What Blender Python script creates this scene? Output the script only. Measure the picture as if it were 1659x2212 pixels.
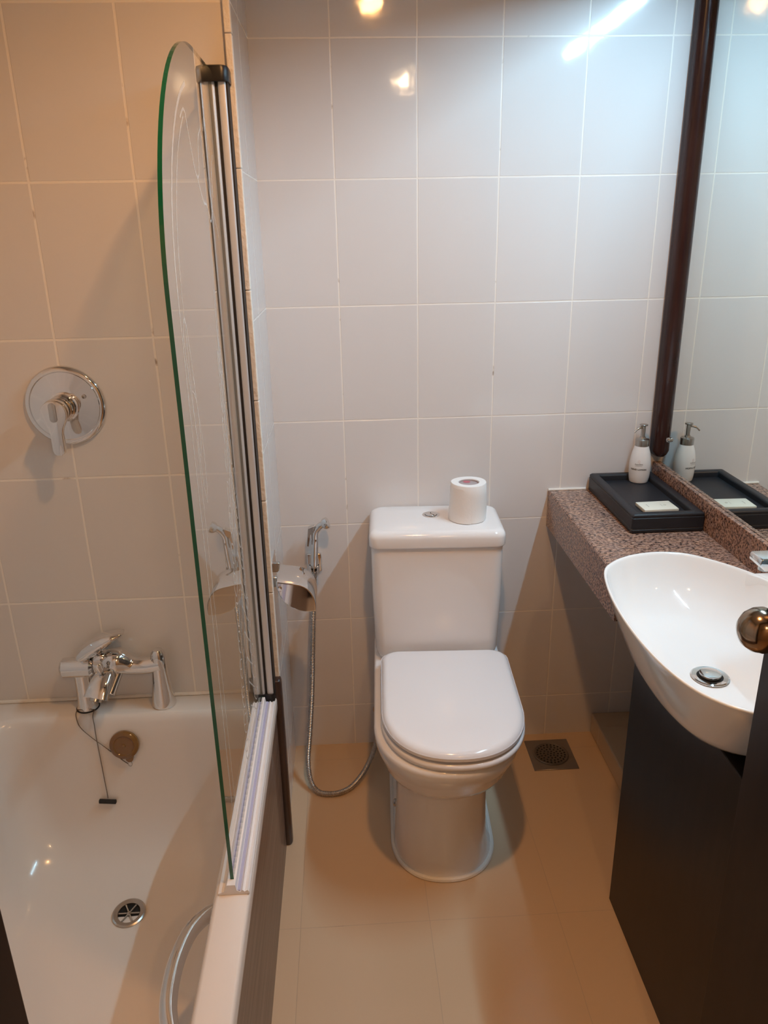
import bpy, bmesh, math, random
from mathutils import Vector, Matrix
PI = math.pi
random.seed(4)
S = bpy.context.scene
for o in list(bpy.data.objects): bpy.data.objects.remove(o)
COL = S.collection

# ------------------------------------------------------------------ camera
def make_camera():
    f, pitch, yaw, roll = 1660.0, 0.3513, 0.0480, -0.0191
    loc = Vector((-0.1935, -2.0208, 1.5107))
    cy, sy = math.cos(yaw), math.sin(yaw)
    f0 = Vector((sy, cy, 0)); right = Vector((cy, -sy, 0)); up = Vector((0, 0, 1))
    fwd = math.cos(pitch)*f0 - math.sin(pitch)*up
    up2 = math.sin(pitch)*f0 + math.cos(pitch)*up
    r2 = math.cos(roll)*right + math.sin(roll)*up2
    u2 = -math.sin(roll)*right + math.cos(roll)*up2
    cam = bpy.data.cameras.new('camera'); o = bpy.data.objects.new('camera', cam); COL.objects.link(o)
    cam.sensor_fit = 'HORIZONTAL'; cam.sensor_width = 36.0; cam.lens = f/1659*36.0
    cam.clip_start = 0.01
    m = Matrix(((r2.x, u2.x, -fwd.x, loc.x), (r2.y, u2.y, -fwd.y, loc.y), (r2.z, u2.z, -fwd.z, loc.z), (0, 0, 0, 1)))
    o.matrix_world = m
    S.camera = o
make_camera()

# ------------------------------------------------------------------ world, exposure, light settings
w = bpy.data.worlds.new('world'); S.world = w; w.use_nodes = True
w.node_tree.nodes['Background'].inputs[0].default_value = (1.0, 0.8, 0.6, 1)
w.node_tree.nodes['Background'].inputs[1].default_value = 0.05
S.view_settings.view_transform = 'Standard'; S.view_settings.look = 'None'
S.view_settings.gamma = 1.0; S.view_settings.use_curve_mapping = False
S.view_settings.exposure = 0.0
DOWNLIGHT_W = 47.0; DOWNLIGHT_COL = (1.0, 0.48, 0.165)
HALL_W = 10.0
TUBE_STRENGTH = 225.0; TUBE_COL = (0.46, 0.78, 1.0)

# ------------------------------------------------------------------ materials
def mat(name, col, rough=0.5, metal=0.0, spec=0.5, coat=0.0, trans=0.0, ior=1.45, emit=None, estr=0):
    m = bpy.data.materials.new(name); m.use_nodes = True
    b = m.node_tree.nodes['Principled BSDF']
    b.inputs['Base Color'].default_value = (*col, 1); b.inputs['Roughness'].default_value = rough
    b.inputs['Metallic'].default_value = metal; b.inputs['Specular IOR Level'].default_value = spec
    b.inputs['Coat Weight'].default_value = coat; b.inputs['Transmission Weight'].default_value = trans
    b.inputs['IOR'].default_value = ior
    if emit: b.inputs['Emission Color'].default_value = (*emit, 1); b.inputs['Emission Strength'].default_value = estr
    return m
def nd(m, t, **k):
    n = m.node_tree.nodes.new(t)
    for a, v in k.items():
        if a.startswith('i_'): n.inputs[a[2:].replace('_', ' ')].default_value = v
        else: setattr(n, a, v)
    return n
def lk(m, a, b): m.node_tree.links.new(a, b)
def bsdf(m): return m.node_tree.nodes['Principled BSDF']
def noise_bump(m, scale=20, strength=0.1, dist=0.001, detail=3, stretch=None):
    tc = nd(m, 'ShaderNodeNewGeometry'); n = nd(m, 'ShaderNodeTexNoise'); n.inputs['Scale'].default_value = scale
    n.inputs['Detail'].default_value = detail
    src = tc.outputs['Position']
    if stretch:
        mp = nd(m, 'ShaderNodeMapping'); mp.inputs['Scale'].default_value = stretch
        lk(m, src, mp.inputs['Vector']); src = mp.outputs[0]
    lk(m, src, n.inputs['Vector'])
    bp = nd(m, 'ShaderNodeBump'); bp.inputs['Strength'].default_value = strength; bp.inputs['Distance'].default_value = dist
    lk(m, n.outputs['Fac'], bp.inputs['Height']); lk(m, bp.outputs[0], bsdf(m).inputs['Normal'])
    return n
def tile_mat(name, ax, ay, ox, oy, tw, th, c1, c2, grout, gw=0.0024, rough=0.065, grough=0.4, wob=0.35, var=0.0, bump=0.5):
    m = mat(name, c1, rough)
    g = nd(m, 'ShaderNodeNewGeometry'); sp = nd(m, 'ShaderNodeSeparateXYZ'); lk(m, g.outputs['Position'], sp.inputs[0])
    def sub(axis, off):
        s = nd(m, 'ShaderNodeMath', operation='SUBTRACT'); s.inputs[1].default_value = off
        lk(m, sp.outputs[axis], s.inputs[0]); return s.outputs[0]
    c = nd(m, 'ShaderNodeCombineXYZ'); lk(m, sub(ax, ox), c.inputs[0]); lk(m, sub(ay, oy), c.inputs[1])
    # hand-laid joints: a slight wander
    nz = nd(m, 'ShaderNodeTexNoise'); nz.inputs['Scale'].default_value = 9; nz.inputs['Detail'].default_value = 3
    lk(m, g.outputs['Position'], nz.inputs['Vector'])
    vs = nd(m, 'ShaderNodeVectorMath', operation='SUBTRACT'); vs.inputs[1].default_value = (0.5, 0.5, 0.5)
    lk(m, nz.outputs['Color'], vs.inputs[0])
    sc = nd(m, 'ShaderNodeVectorMath', operation='SCALE'); sc.inputs['Scale'].default_value = 0.0022
    lk(m, vs.outputs[0], sc.inputs[0])
    ad = nd(m, 'ShaderNodeVectorMath', operation='ADD'); lk(m, c.outputs[0], ad.inputs[0]); lk(m, sc.outputs[0], ad.inputs[1])
    b = nd(m, 'ShaderNodeTexBrick'); b.offset = 0.0; b.squash = 1.0
    b.inputs['Scale'].default_value = 1.0; b.inputs['Brick Width'].default_value = tw; b.inputs['Row Height'].default_value = th
    b.inputs['Mortar Size'].default_value = gw; b.inputs['Mortar Smooth'].default_value = 0.45; b.inputs['Bias'].default_value = 0
    b.inputs['Color1'].default_value = (*c1, 1); b.inputs['Color2'].default_value = (*c2, 1); b.inputs['Mortar'].default_value = (*grout, 1)
    lk(m, ad.outputs[0], b.inputs['Vector'])
    # grimy spots in the joints
    ng = nd(m, 'ShaderNodeTexNoise'); ng.inputs['Scale'].default_value = 22; ng.inputs['Detail'].default_value = 5
    lk(m, g.outputs['Position'], ng.inputs['Vector'])
    rg_ = nd(m, 'ShaderNodeValToRGB'); rg_.color_ramp.elements[0].position = 0.66; rg_.color_ramp.elements[0].color = (*grout, 1)
    rg_.color_ramp.elements[1].position = 0.76; rg_.color_ramp.elements[1].color = (grout[0]*.45, grout[1]*.38, grout[2]*.33, 1)
    lk(m, ng.outputs['Fac'], rg_.inputs[0]); lk(m, rg_.outputs[0], b.inputs['Mortar'])
    lk(m, b.outputs['Color'], bsdf(m).inputs['Base Color'])
    mr = nd(m, 'ShaderNodeMapRange'); mr.inputs['To Min'].default_value = rough; mr.inputs['To Max'].default_value = grough
    lk(m, b.outputs['Fac'], mr.inputs['Value']); lk(m, mr.outputs[0], bsdf(m).inputs['Roughness'])
    n2 = nd(m, 'ShaderNodeTexNoise'); n2.inputs['Scale'].default_value = 14; n2.inputs['Detail'].default_value = 2
    lk(m, g.outputs['Position'], n2.inputs['Vector'])
    b1 = nd(m, 'ShaderNodeBump'); b1.inputs['Strength'].default_value = wob; b1.inputs['Distance'].default_value = 0.0012
    lk(m, n2.outputs['Fac'], b1.inputs['Height'])
    b2 = nd(m, 'ShaderNodeBump'); b2.invert = True; b2.inputs['Strength'].default_value = bump; b2.inputs['Distance'].default_value = 0.0012
    lk(m, b.outputs['Fac'], b2.inputs['Height']); lk(m, b1.outputs[0], b2.inputs['Normal'])
    lk(m, b2.outputs[0], bsdf(m).inputs['Normal'])
    return m

TW, TH = 0.2, 0.297
TC = (0.72, 0.70, 0.695); TC2 = (0.705, 0.685, 0.68); GR = (0.86, 0.82, 0.77)
M_back = tile_mat('tile_back', 0, 2, 0.0, 0.143, TW, TH, TC, TC2, GR)
M_side = tile_mat('tile_side', 1, 2, -0.385, 0.143, TW, TH, TC, TC2, GR)
M_shower = tile_mat('tile_shower', 0, 2, -0.7844, 0.124, TW, TH, (0.72, 0.68, 0.64), (0.705, 0.665, 0.625), (0.86, 0.80, 0.72), gw=0.0030)
M_left = tile_mat('tile_left', 1, 2, -0.385, 0.124, TW, TH, TC, TC2, GR)
M_floor = tile_mat('tile_floor', 0, 1, -0.04, -0.675, 0.3, 0.6, (0.62, 0.46, 0.31), (0.605, 0.447, 0.30), (0.50, 0.37, 0.25),
                   gw=0.0011, rough=0.22, grough=0.5, wob=0.15, bump=0.25)
M_curb = tile_mat('tile_curb', 1, 2, -0.675, -0.6, 0.3, 0.9, (0.60, 0.46, 0.31), (0.60, 0.46, 0.31), (0.57, 0.42, 0.28), gw=0.001, rough=0.22)
M_paint = mat('white_paint', (0.72, 0.69, 0.64), 0.7)
noise_bump(M_paint, 60, 0.1)
M_hallpaint = mat('cream_hall_paint', (0.62, 0.52, 0.40), 0.7); noise_bump(M_hallpaint, 60, 0.1)
M_ceram = mat('white_ceramic', (0.87, 0.86, 0.865), 0.09, coat=0.3); noise_bump(M_ceram, 9, 0.03, 0.002, 1)
M_ceram_w = mat('bright_ceramic', (0.88, 0.92, 0.94), 0.06, coat=0.4)
M_seat = mat('seat_plastic', (0.84, 0.83, 0.85), 0.12)
M_acryl = mat('tub_acrylic', (0.76, 0.70, 0.65), 0.16, coat=0.2); noise_bump(M_acryl, 5, 0.05, 0.004, 1)
M_chrome = mat('chrome', (0.80, 0.79, 0.78), 0.07, metal=1)
M_chrome_d = mat('worn_chrome', (0.55, 0.53, 0.50), 0.22, metal=1)
M_steel = mat('brushed_steel', (0.50, 0.46, 0.42), 0.30, metal=1)
M_alu = mat('aluminium', (0.66, 0.66, 0.67), 0.42, metal=0.45)
M_brass = mat('antique_brass', (0.33, 0.25, 0.18), 0.15, metal=1)
M_black = mat('black_plastic', (0.012, 0.010, 0.010), 0.35)
M_rubber = mat('black_rubber', (0.015, 0.013, 0.012), 0.6)
M_caulk = mat('white_caulk', (0.80, 0.77, 0.72), 0.45); noise_bump(M_caulk, 120, 0.6, 0.002)
M_creamtrim = mat('cream_tile_edge', (0.78, 0.72, 0.64), 0.5); noise_bump(M_creamtrim, 90, 0.7, 0.003)
M_mirror = mat('mirror_silver', (0.83, 0.90, 0.88), 0.0, metal=1)
M_paper = mat('tissue', (0.86, 0.85, 0.84), 0.9); noise_bump(M_paper, 140, 0.5, 0.001)
M_core = mat('grey_core', (0.42, 0.36, 0.36), 0.7)
M_pink = mat('pink_print', (0.55, 0.16, 0.20), 0.6)
M_bottle = mat('bottle_white', (0.84, 0.84, 0.84), 0.25)
M_ink = mat('black_ink', (0.02, 0.02, 0.02), 0.5)
M_ink2 = mat('grey_ink', (0.22, 0.20, 0.20), 0.5)
M_inkpink = mat('pink_ink', (0.60, 0.38, 0.36), 0.5)
M_card = mat('cream_card', (0.83, 0.84, 0.74), 0.55)
M_plug = mat('amber_plug', (0.19, 0.085, 0.016), 0.12, coat=0.8); noise_bump(M_plug, 60, 0.4, 0.002)
M_glassedge = mat('green_glass_edge', (0.0, 0.10, 0.045), 0.12, coat=0.6)
M_etch = mat('etched_frost', (0.75, 0.74, 0.70), 0.8)
M_seal = mat('clear_seal', (0.82, 0.80, 0.80), 0.2, spec=0.6)
M_sealblue = mat('blue_seal_core', (0.42, 0.42, 0.58), 0.35)
M_whiteplastic = mat('white_plastic', (0.82, 0.80, 0.76), 0.35)
M_drainhole = mat('dark_hole', (0.01, 0.009, 0.008), 0.8)
M_lampwhite = mat('lamp_housing', (0.8, 0.8, 0.8), 0.4)
M_tube = mat('tube_glow', (1, 1, 1), 0.5, emit=TUBE_COL, estr=TUBE_STRENGTH)
M_disc = mat('downlight_glow', (1, 1, 1), 0.5, emit=(1.0, 0.72, 0.45), estr=30)
M_bulb = mat('bulb_glow', (1, 1, 1), 0.5, emit=(1.0, 0.70, 0.42), estr=420)

def dark_wood(name, a, b, rough, sc=(3, 3, 40), nscale=2.0, coat=0.2):
    m = mat(name, a, rough, coat=coat)
    g = nd(m, 'ShaderNodeNewGeometry'); mp = nd(m, 'ShaderNodeMapping'); mp.inputs['Scale'].default_value = sc
    lk(m, g.outputs['Position'], mp.inputs[0])
    n = nd(m, 'ShaderNodeTexNoise'); n.inputs['Scale'].default_value = nscale; n.inputs['Detail'].default_value = 6
    lk(m, mp.outputs[0], n.inputs['Vector'])
    r = nd(m, 'ShaderNodeValToRGB'); r.color_ramp.elements[0].position = 0.35; r.color_ramp.elements[1].position = 0.68
    r.color_ramp.elements[0].color = (*a, 1); r.color_ramp.elements[1].color = (*b, 1)
    lk(m, n.outputs['Fac'], r.inputs[0]); lk(m, r.outputs[0], bsdf(m).inputs['Base Color'])
    return m
M_laminate = dark_wood('brown_laminate', (0.13, 0.075, 0.052), (0.23, 0.145, 0.105), 0.45, (30, 1.2, 30), 3.0)
M_trim = dark_wood('dark_moulding', (0.035, 0.018, 0.014), (0.06, 0.032, 0.024), 0.35, (30, 30, 3))
M_frame = dark_wood('mahogany_frame', (0.030, 0.010, 0.009), (0.05, 0.018, 0.014), 0.25, (40, 40, 4))
M_cab = dark_wood('espresso_cabinet', (0.012, 0.008, 0.0075), (0.018, 0.0115, 0.010), 0.34, (30, 30, 4), coat=0)
M_door = dark_wood('espresso_door', (0.013, 0.008, 0.0075), (0.02, 0.012, 0.010), 0.42, (30, 30, 4), coat=0)

for m_ in (M_cab, M_door): bsdf(m_).inputs['Specular IOR Level'].default_value = 0.28
def granite(name):
    m = mat(name, (0.4, 0.3, 0.25), 0.16)
    g = nd(m, 'ShaderNodeNewGeometry')
    mp = nd(m, 'ShaderNodeMapping'); mp.inputs['Scale'].default_value = (0.62, 1.15, 1.0); lk(m, g.outputs['Position'], mp.inputs[0])
    n1 = nd(m, 'ShaderNodeTexNoise'); n1.inputs['Scale'].default_value = 185; n1.inputs['Detail'].default_value = 4; n1.inputs['Roughness'].default_value = 0.7
    lk(m, mp.outputs[0], n1.inputs['Vector'])
    r1 = nd(m, 'ShaderNodeValToRGB'); cr = r1.color_ramp
    cr.elements[0].position = 0.38; cr.elements[0].color = (0.03, 0.026, 0.028, 1)
    cr.elements[1].position = 0.66; cr.elements[1].color = (0.66, 0.50, 0.40, 1)
    for p, c in ((0.44, (0.17, 0.12, 0.10)), (0.48, (0.42, 0.26, 0.20)), (0.55, (0.56, 0.38, 0.29))):
        e = cr.elements.new(p); e.color = (*c, 1)
    lk(m, n1.outputs['Fac'], r1.inputs[0])
    v = nd(m, 'ShaderNodeTexVoronoi'); v.inputs['Scale'].default_value = 260; lk(m, mp.outputs[0], v.inputs['Vector'])
    r2 = nd(m, 'ShaderNodeValToRGB'); r2.color_ramp.elements[0].position = 0.0; r2.color_ramp.elements[0].color = (1, 1, 1, 1)
    r2.color_ramp.elements[1].position = 0.9; r2.color_ramp.elements[1].color = (0.72, 0.68, 0.66, 1)
    lk(m, v.outputs['Distance'], r2.inputs[0])
    n3 = nd(m, 'ShaderNodeTexNoise'); n3.inputs['Scale'].default_value = 70; n3.inputs['Detail'].default_value = 2
    lk(m, mp.outputs[0], n3.inputs['Vector'])
    r3 = nd(m, 'ShaderNodeValToRGB'); r3.color_ramp.elements[0].position = 0.4; r3.color_ramp.elements[0].color = (0.75, 0.75, 0.8, 1)
    r3.color_ramp.elements[1].position = 0.62; r3.color_ramp.elements[1].color = (1.0, 0.93, 0.88, 1)
    lk(m, n3.outputs['Fac'], r3.inputs[0])
    mx = nd(m, 'ShaderNodeMix', data_type='RGBA', blend_type='MULTIPLY'); mx.inputs['Factor'].default_value = 1
    lk(m, r1.outputs[0], mx.inputs[6]); lk(m, r3.outputs[0], mx.inputs[7])
    mx2 = nd(m, 'ShaderNodeMix', data_type='RGBA', blend_type='MULTIPLY'); mx2.inputs['Factor'].default_value = 1
    lk(m, mx.outputs[2], mx2.inputs[6]); lk(m, r2.outputs[0], mx2.inputs[7])
    lk(m, mx2.outputs[2], bsdf(m).inputs['Base Color'])
    return m
M_granite = granite('pink_granite')

def clear_glass(name, tint):
    m = bpy.data.materials.new(name); m.use_nodes = True; nt = m.node_tree
    nt.nodes.remove(nt.nodes['Principled BSDF']); out = nt.nodes['Material Output']
    t = nt.nodes.new('ShaderNodeBsdfTransparent'); t.inputs[0].default_value = (*tint, 1)
    g = nt.nodes.new('ShaderNodeBsdfGlossy'); g.inputs['Roughness'].default_value = 0.0; g.inputs[0].default_value = (1, 1, 1, 1)
    f = nt.nodes.new('ShaderNodeFresnel'); f.inputs[0].default_value = 1.45
    mx = nt.nodes.new('ShaderNodeMixShader')
    geo = nt.nodes.new('ShaderNodeNewGeometry'); mm = nt.nodes.new('ShaderNodeMath'); mm.operation = 'SUBTRACT'; mm.inputs[0].default_value = 1.0
    m2 = nt.nodes.new('ShaderNodeMath'); m2.operation = 'MULTIPLY'
    # a pane reflects at both faces: R = 2F/(1+F), counted once as the ray enters
    a1 = nt.nodes.new('ShaderNodeMath'); a1.operation = 'ADD'; a1.inputs[1].default_value = 1.0
    a2 = nt.nodes.new('ShaderNodeMath'); a2.operation = 'MULTIPLY'; a2.inputs[1].default_value = 2.0
    a3 = nt.nodes.new('ShaderNodeMath'); a3.operation = 'DIVIDE'
    nt.links.new(f.outputs[0], a1.inputs[0]); nt.links.new(f.outputs[0], a2.inputs[0]); nt.links.new(a2.outputs[0], a3.inputs[0]); nt.links.new(a1.outputs[0], a3.inputs[1])
    nt.links.new(geo.outputs['Backfacing'], mm.inputs[1]); nt.links.new(mm.outputs[0], m2.inputs[0]); nt.links.new(a3.outputs[0], m2.inputs[1])
    nt.links.new(m2.outputs[0], mx.inputs[0]); nt.links.new(t.outputs[0], mx.inputs[1]); nt.links.new(g.outputs[0], mx.inputs[2])
    nt.links.new(mx.outputs[0], out.inputs[0])
    return m
M_glass = clear_glass('screen_glass', (0.93, 0.955, 0.94))
def frost(name):
    m = bpy.data.materials.new(name); m.use_nodes = True; nt = m.node_tree
    b = nt.nodes['Principled BSDF']; b.inputs['Base Color'].default_value = (0.85, 0.83, 0.80, 1); b.inputs['Roughness'].default_value = 0.8
    t = nt.nodes.new('ShaderNodeBsdfTransparent'); mx = nt.nodes.new('ShaderNodeMixShader'); mx.inputs[0].default_value = 0.38
    out = nt.nodes['Material Output']
    nt.links.new(t.outputs[0], mx.inputs[1]); nt.links.new(b.outputs[0], mx.inputs[2]); nt.links.new(mx.outputs[0], out.inputs[0])
    return m
M_frost = frost('etched_frost_thin')

# ------------------------------------------------------------------ mesh helpers
def new(): return bmesh.new()
def root_of(o):
    while o.parent: o = o.parent
    return o
def obj(name, bm, m, parent=None, smooth=True, local=False, angle=40, label=None):
    bmesh.ops.recalc_face_normals(bm, faces=bm.faces)
    if parent and not local:
        inv = Matrix.Translation(-Vector(root_of(parent)['_loc']))
        bm.transform(inv)
    me = bpy.data.meshes.new(name); bm.to_mesh(me); bm.free()
    for mm in (m if isinstance(m, (list, tuple)) else [m]): me.materials.append(mm)
    if smooth:
        for p in me.polygons: p.use_smooth = True
        try: me.set_sharp_from_angle(angle=math.radians(angle))
        except Exception: pass
    o = bpy.data.objects.new(name, me); COL.objects.link(o)
    if parent: o.parent = parent
    else: o['_loc'] = (0.0, 0.0, 0.0)
    if label: o['label'] = label
    return o
def thing(name, label, cat, loc=(0, 0, 0), rz=0, group=None):
    o = bpy.data.objects.new(name, None); COL.objects.link(o); o.empty_display_size = 0.05
    o.location = loc; o.rotation_euler = (0, 0, rz); o['_loc'] = tuple(float(v) for v in loc)
    o['label'] = label; o['category'] = cat
    if group: o['group'] = group
    return o
def tag(o, label, cat, group=None):
    o['label'] = label; o['category'] = cat
    if group: o['group'] = group
    return o
def struct(name, bm, m, parent=None, smooth=False, label=None):
    o = obj(name, bm, m, parent, smooth=smooth)
    if not parent: o['kind'] = 'structure'
    if label: o['label'] = label
    return o
def box(bm, x0, x1, y0, y1, z0, z1, bev=0.0, seg=3, mi=0):
    b = bmesh.new(); bmesh.ops.create_cube(b, size=1)
    for v in b.verts:
        v.co = Vector((x0+(v.co.x+.5)*(x1-x0), y0+(v.co.y+.5)*(y1-y0), z0+(v.co.z+.5)*(z1-z0)))
    if bev: bmesh.ops.bevel(b, geom=list(b.edges), offset=bev, segments=seg, profile=0.5, affect='EDGES')
    for f in b.faces: f.material_index = mi
    merge(bm, b); return bm
def merge(bm, b, M=None):
    if M is not None: b.transform(M)
    me = bpy.data.meshes.new('tmp'); b.to_mesh(me); b.free(); bm.from_mesh(me); bpy.data.meshes.remove(me)
def loft(bm, rings, cap0=True, cap1=True, closed=True, mi=0):
    R = [[bm.verts.new(p) for p in r] for r in rings]; n = len(R[0])
    for a, b in zip(R, R[1:]):
        for i in range(n if closed else n-1):
            j = (i+1) % n
            f = bm.faces.new((a[i], a[j], b[j], b[i])); f.material_index = mi
    if cap0: bm.faces.new(R[0]).material_index = mi
    if cap1: bm.faces.new(R[-1][::-1]).material_index = mi
    return bm
def lathe(bm, prof, n=32, M=None, cap=True, mi=0):
    b = bmesh.new()
    rings = [[Vector((r*math.cos(2*PI*i/n), r*math.sin(2*PI*i/n), z)) for i in range(n)] for r, z in prof]
    loft(b, rings, cap, cap, mi=mi); merge(bm, b, M); return bm
def axisM(p, d, up=None):
    d = Vector(d).normalized(); q = d.to_track_quat('Z', 'Y'); return Matrix.Translation(Vector(p)) @ q.to_matrix().to_4x4()
def cyl(bm, p, q, r0, r1=None, n=24, bev=0.0, mi=0):
    p = Vector(p); q = Vector(q); L = (q-p).length; r1 = r0 if r1 is None else r1
    if bev: prof = [(r0-bev, 0), (r0, bev), (r1, L-bev), (r1-bev, L)]
    else: prof = [(r0, 0), (r1, L)]
    return lathe(bm, prof, n, axisM(p, q-p), mi=mi)
def spline(pts, k=8, closed=False):
    P = [Vector(p) for p in pts]; out = []; n = len(P)
    rng = range(n if closed else n-1)
    for i in rng:
        if closed: a, b, c, d = P[(i-1) % n], P[i], P[(i+1) % n], P[(i+2) % n]
        else: a, b, c, d = P[max(i-1, 0)], P[i], P[i+1], P[min(i+2, n-1)]
        for j in range(k):
            t = j/k
            out.append(0.5*((2*b)+(c-a)*t+(2*a-5*b+4*c-d)*t*t+(3*b-a-3*c+d)*t**3))
    if not closed: out.append(P[-1])
    return out
def resample(pts, n, closed=True):
    P = [Vector(p) for p in pts]
    if closed: P = P+[P[0]]
    L = [0]
    for a, b in zip(P, P[1:]): L.append(L[-1]+(b-a).length)
    out = []; k = 0
    m = n if closed else n-1
    for i in range(n):
        s = L[-1]*i/m
        while k < len(L)-2 and L[k+1] < s: k += 1
        t = (s-L[k])/max(L[k+1]-L[k], 1e-12); out.append(P[k].lerp(P[k+1], min(t, 1)))
    return out
def tube(bm, pts, r, n=12, cap=True, mi=0, rfun=None):
    P = [Vector(p) for p in pts]; rings = []
    t0 = (P[1]-P[0]).normalized(); up = Vector((0, 0, 1)) if abs(t0.z) < .9 else Vector((0, 1, 0))
    nrm = (up-t0*up.dot(t0)).normalized()
    for i, p in enumerate(P):
        t = (P[min(i+1, len(P)-1)]-P[max(i-1, 0)]).normalized()
        nrm = (nrm-t*nrm.dot(t)).normalized(); bn = t.cross(nrm)
        rr = rfun(i) if rfun else (r[i] if isinstance(r, (list, tuple)) else r)
        rings.append([p+nrm*rr*math.cos(2*PI*k/n)+bn*rr*math.sin(2*PI*k/n) for k in range(n)])
    b = bmesh.new(); loft(b, rings, cap, cap, mi=mi); merge(bm, b); return bm
def prism(bm, outline, axis, a, b, bev=0.0, mi=0, seg=2):
    """outline of 2-D points in the plane across axis; extruded from a to b"""
    def P(u, v, w):
        return {'x': (w, u, v), 'y': (u, w, v), 'z': (u, v, w)}[axis]
    t = bmesh.new(); loft(t, [[Vector(P(u, v, a)) for u, v in outline], [Vector(P(u, v, b)) for u, v in outline]])
    if bev:
        bmesh.ops.recalc_face_normals(t, faces=t.faces)
        es = [e for e in t.edges if len(e.link_faces) == 2 and e.calc_face_angle() > 0.7]
        bmesh.ops.bevel(t, geom=es, offset=bev, segments=seg, profile=0.5, affect='EDGES')
    for f in t.faces: f.material_index = mi
    merge(bm, t); return bm
def rrect(x0, x1, y0, y1, r, n=12):
    pts = []
    for cx, cy, a0 in ((x1-r, y1-r, 0), (x0+r, y1-r, PI/2), (x0+r, y0+r, PI), (x1-r, y0+r, 1.5*PI)):
        for i in range(n+1):
            a = a0+PI/2*i/n; pts.append((cx+r*math.cos(a), cy+r*math.sin(a)))
    return pts
def at_z(pts, z): return [Vector((p[0], p[1], z)) for p in pts]
def text_mesh(s, size, xf, mat_, parent, name, local=False, extrude=0.0, bold=0.0):
    cu = bpy.data.curves.new('t', 'FONT'); cu.body = s; cu.size = size; cu.align_x = 'CENTER'; cu.align_y = 'CENTER'
    cu.extrude = extrude; cu.offset = bold
    to = bpy.data.objects.new('t', cu); COL.objects.link(to)
    dg = bpy.context.evaluated_depsgraph_get(); me = bpy.data.meshes.new_from_object(to.evaluated_get(dg))
    bpy.data.objects.remove(to); bpy.data.curves.remove(cu)
    bm = bmesh.new(); bm.from_mesh(me); bpy.data.meshes.remove(me)
    for v in bm.verts: v.co = xf(v.co)
    return obj(name, bm, mat_, parent, smooth=False, local=local)

# ------------------------------------------------------------------ the room
XR = 0.672; XL = -1.09; CZ = 2.30; YF = -1.75; YD = -1.90; YH = -3.25
struct('floor', box(new(), XL-.1, 0.95, YH-.1, 0.08, -0.08, 0.0), M_floor)
struct('ceiling', box(new(), XL-.1, 0.95, YH-.1, 0.08, CZ, CZ+0.08), M_paint)
struct('wall_back', box(new(), -0.386, XR+.08, 0.0, 0.08, 0, CZ), M_back)
# the shower end wall stands forward of the back wall; its right face closes the toilet recess
bm = new(); box(bm, XL, -0.386, -0.385, 0.08, 0, CZ)
bm.normal_update()
for f in bm.faces: f.material_index = 1 if abs(f.normal.x) > .9 else 0
struct('wall_shower', bm, [M_shower, M_side])
struct('wall_left', box(new(), XL-.08, XL, YD, 0.08, 0, CZ), M_left)
struct('wall_right', box(new(), XR, XR+.08, YD, 0.0, 0, CZ), M_side)
bm = new(); JX0, JX1, DH = -0.362, 0.485, 2.20
box(bm, XL, JX0-.02, YD, YF, 0, CZ); box(bm, JX1+.02, XR, YD, YF, 0, CZ); box(bm, JX0-.02, JX1+.02, YD, YF, DH+.02, CZ)
struct('wall_front', bm, M_shower)
bm = new(); box(bm, XL-.08, XL, YH, YD, 0, CZ); box(bm, 0.87, 0.95, YH, YD, 0, CZ); box(bm, XL, 0.95, YH-.08, YH, 0, CZ); box(bm, XR+.08, .87, YD, YD+.08, 0, CZ)
struct('wall_hall', bm, M_hallpaint)
# door lining round the doorway
bm = new()
box(bm, JX0-.02, JX0, YD-.012, YF+.012, 0, DH, .002); box(bm, JX1, JX1+.02, YD-.012, YF+.012, 0, DH, .002)
box(bm, JX0-.02, JX1+.02, YD-.012, YF+.012, DH, DH+.02, .002)
box(bm, JX0-.075, JX0-.018, YF, YF+.014, 0, DH+.07, .003); box(bm, JX0-.075, JX0-.018, YD-.014, YD, 0, DH+.07, .003)
struct('trim_1', bm, M_door)
# low tiled curb on the floor along the right wall
struct('trim_2', box(new(), 0.547, XR, -0.640, 0.0, 0, 0.07, 0.004, 2), M_curb)
# cream tile edging on the outer corner of the shower wall
bm = new()
for i in range(8):
    z0 = 0.50+i*0.2255; box(bm, -0.3895, -0.3765, -0.3985, -0.3805, z0, min(z0+0.2245, CZ), 0.002, 2)
struct('trim_3', bm, M_creamtrim)
# dark moulding that covers the end of the bath panel
bm = new()
prof = rrect(-0.400, -0.372, -0.418, -0.386, 0.010, 6)
rings = [at_z([(-.386+(a+.386)*s, -.402+(b+.402)*s) for a, b in prof], z) for z, s in ((0.0, .8), (0.008, 1), (0.488, 1), (0.497, .9), (0.501, .6))]
struct('trim_4', loft(bm, rings), M_trim, smooth=True)
# thin white caulk bead where counter meets the back wall
cb = new(); cyl(cb, (0.366, -0.003, 0.819), (0.472, -0.003, 0.819), 0.004, n=8)
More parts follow.
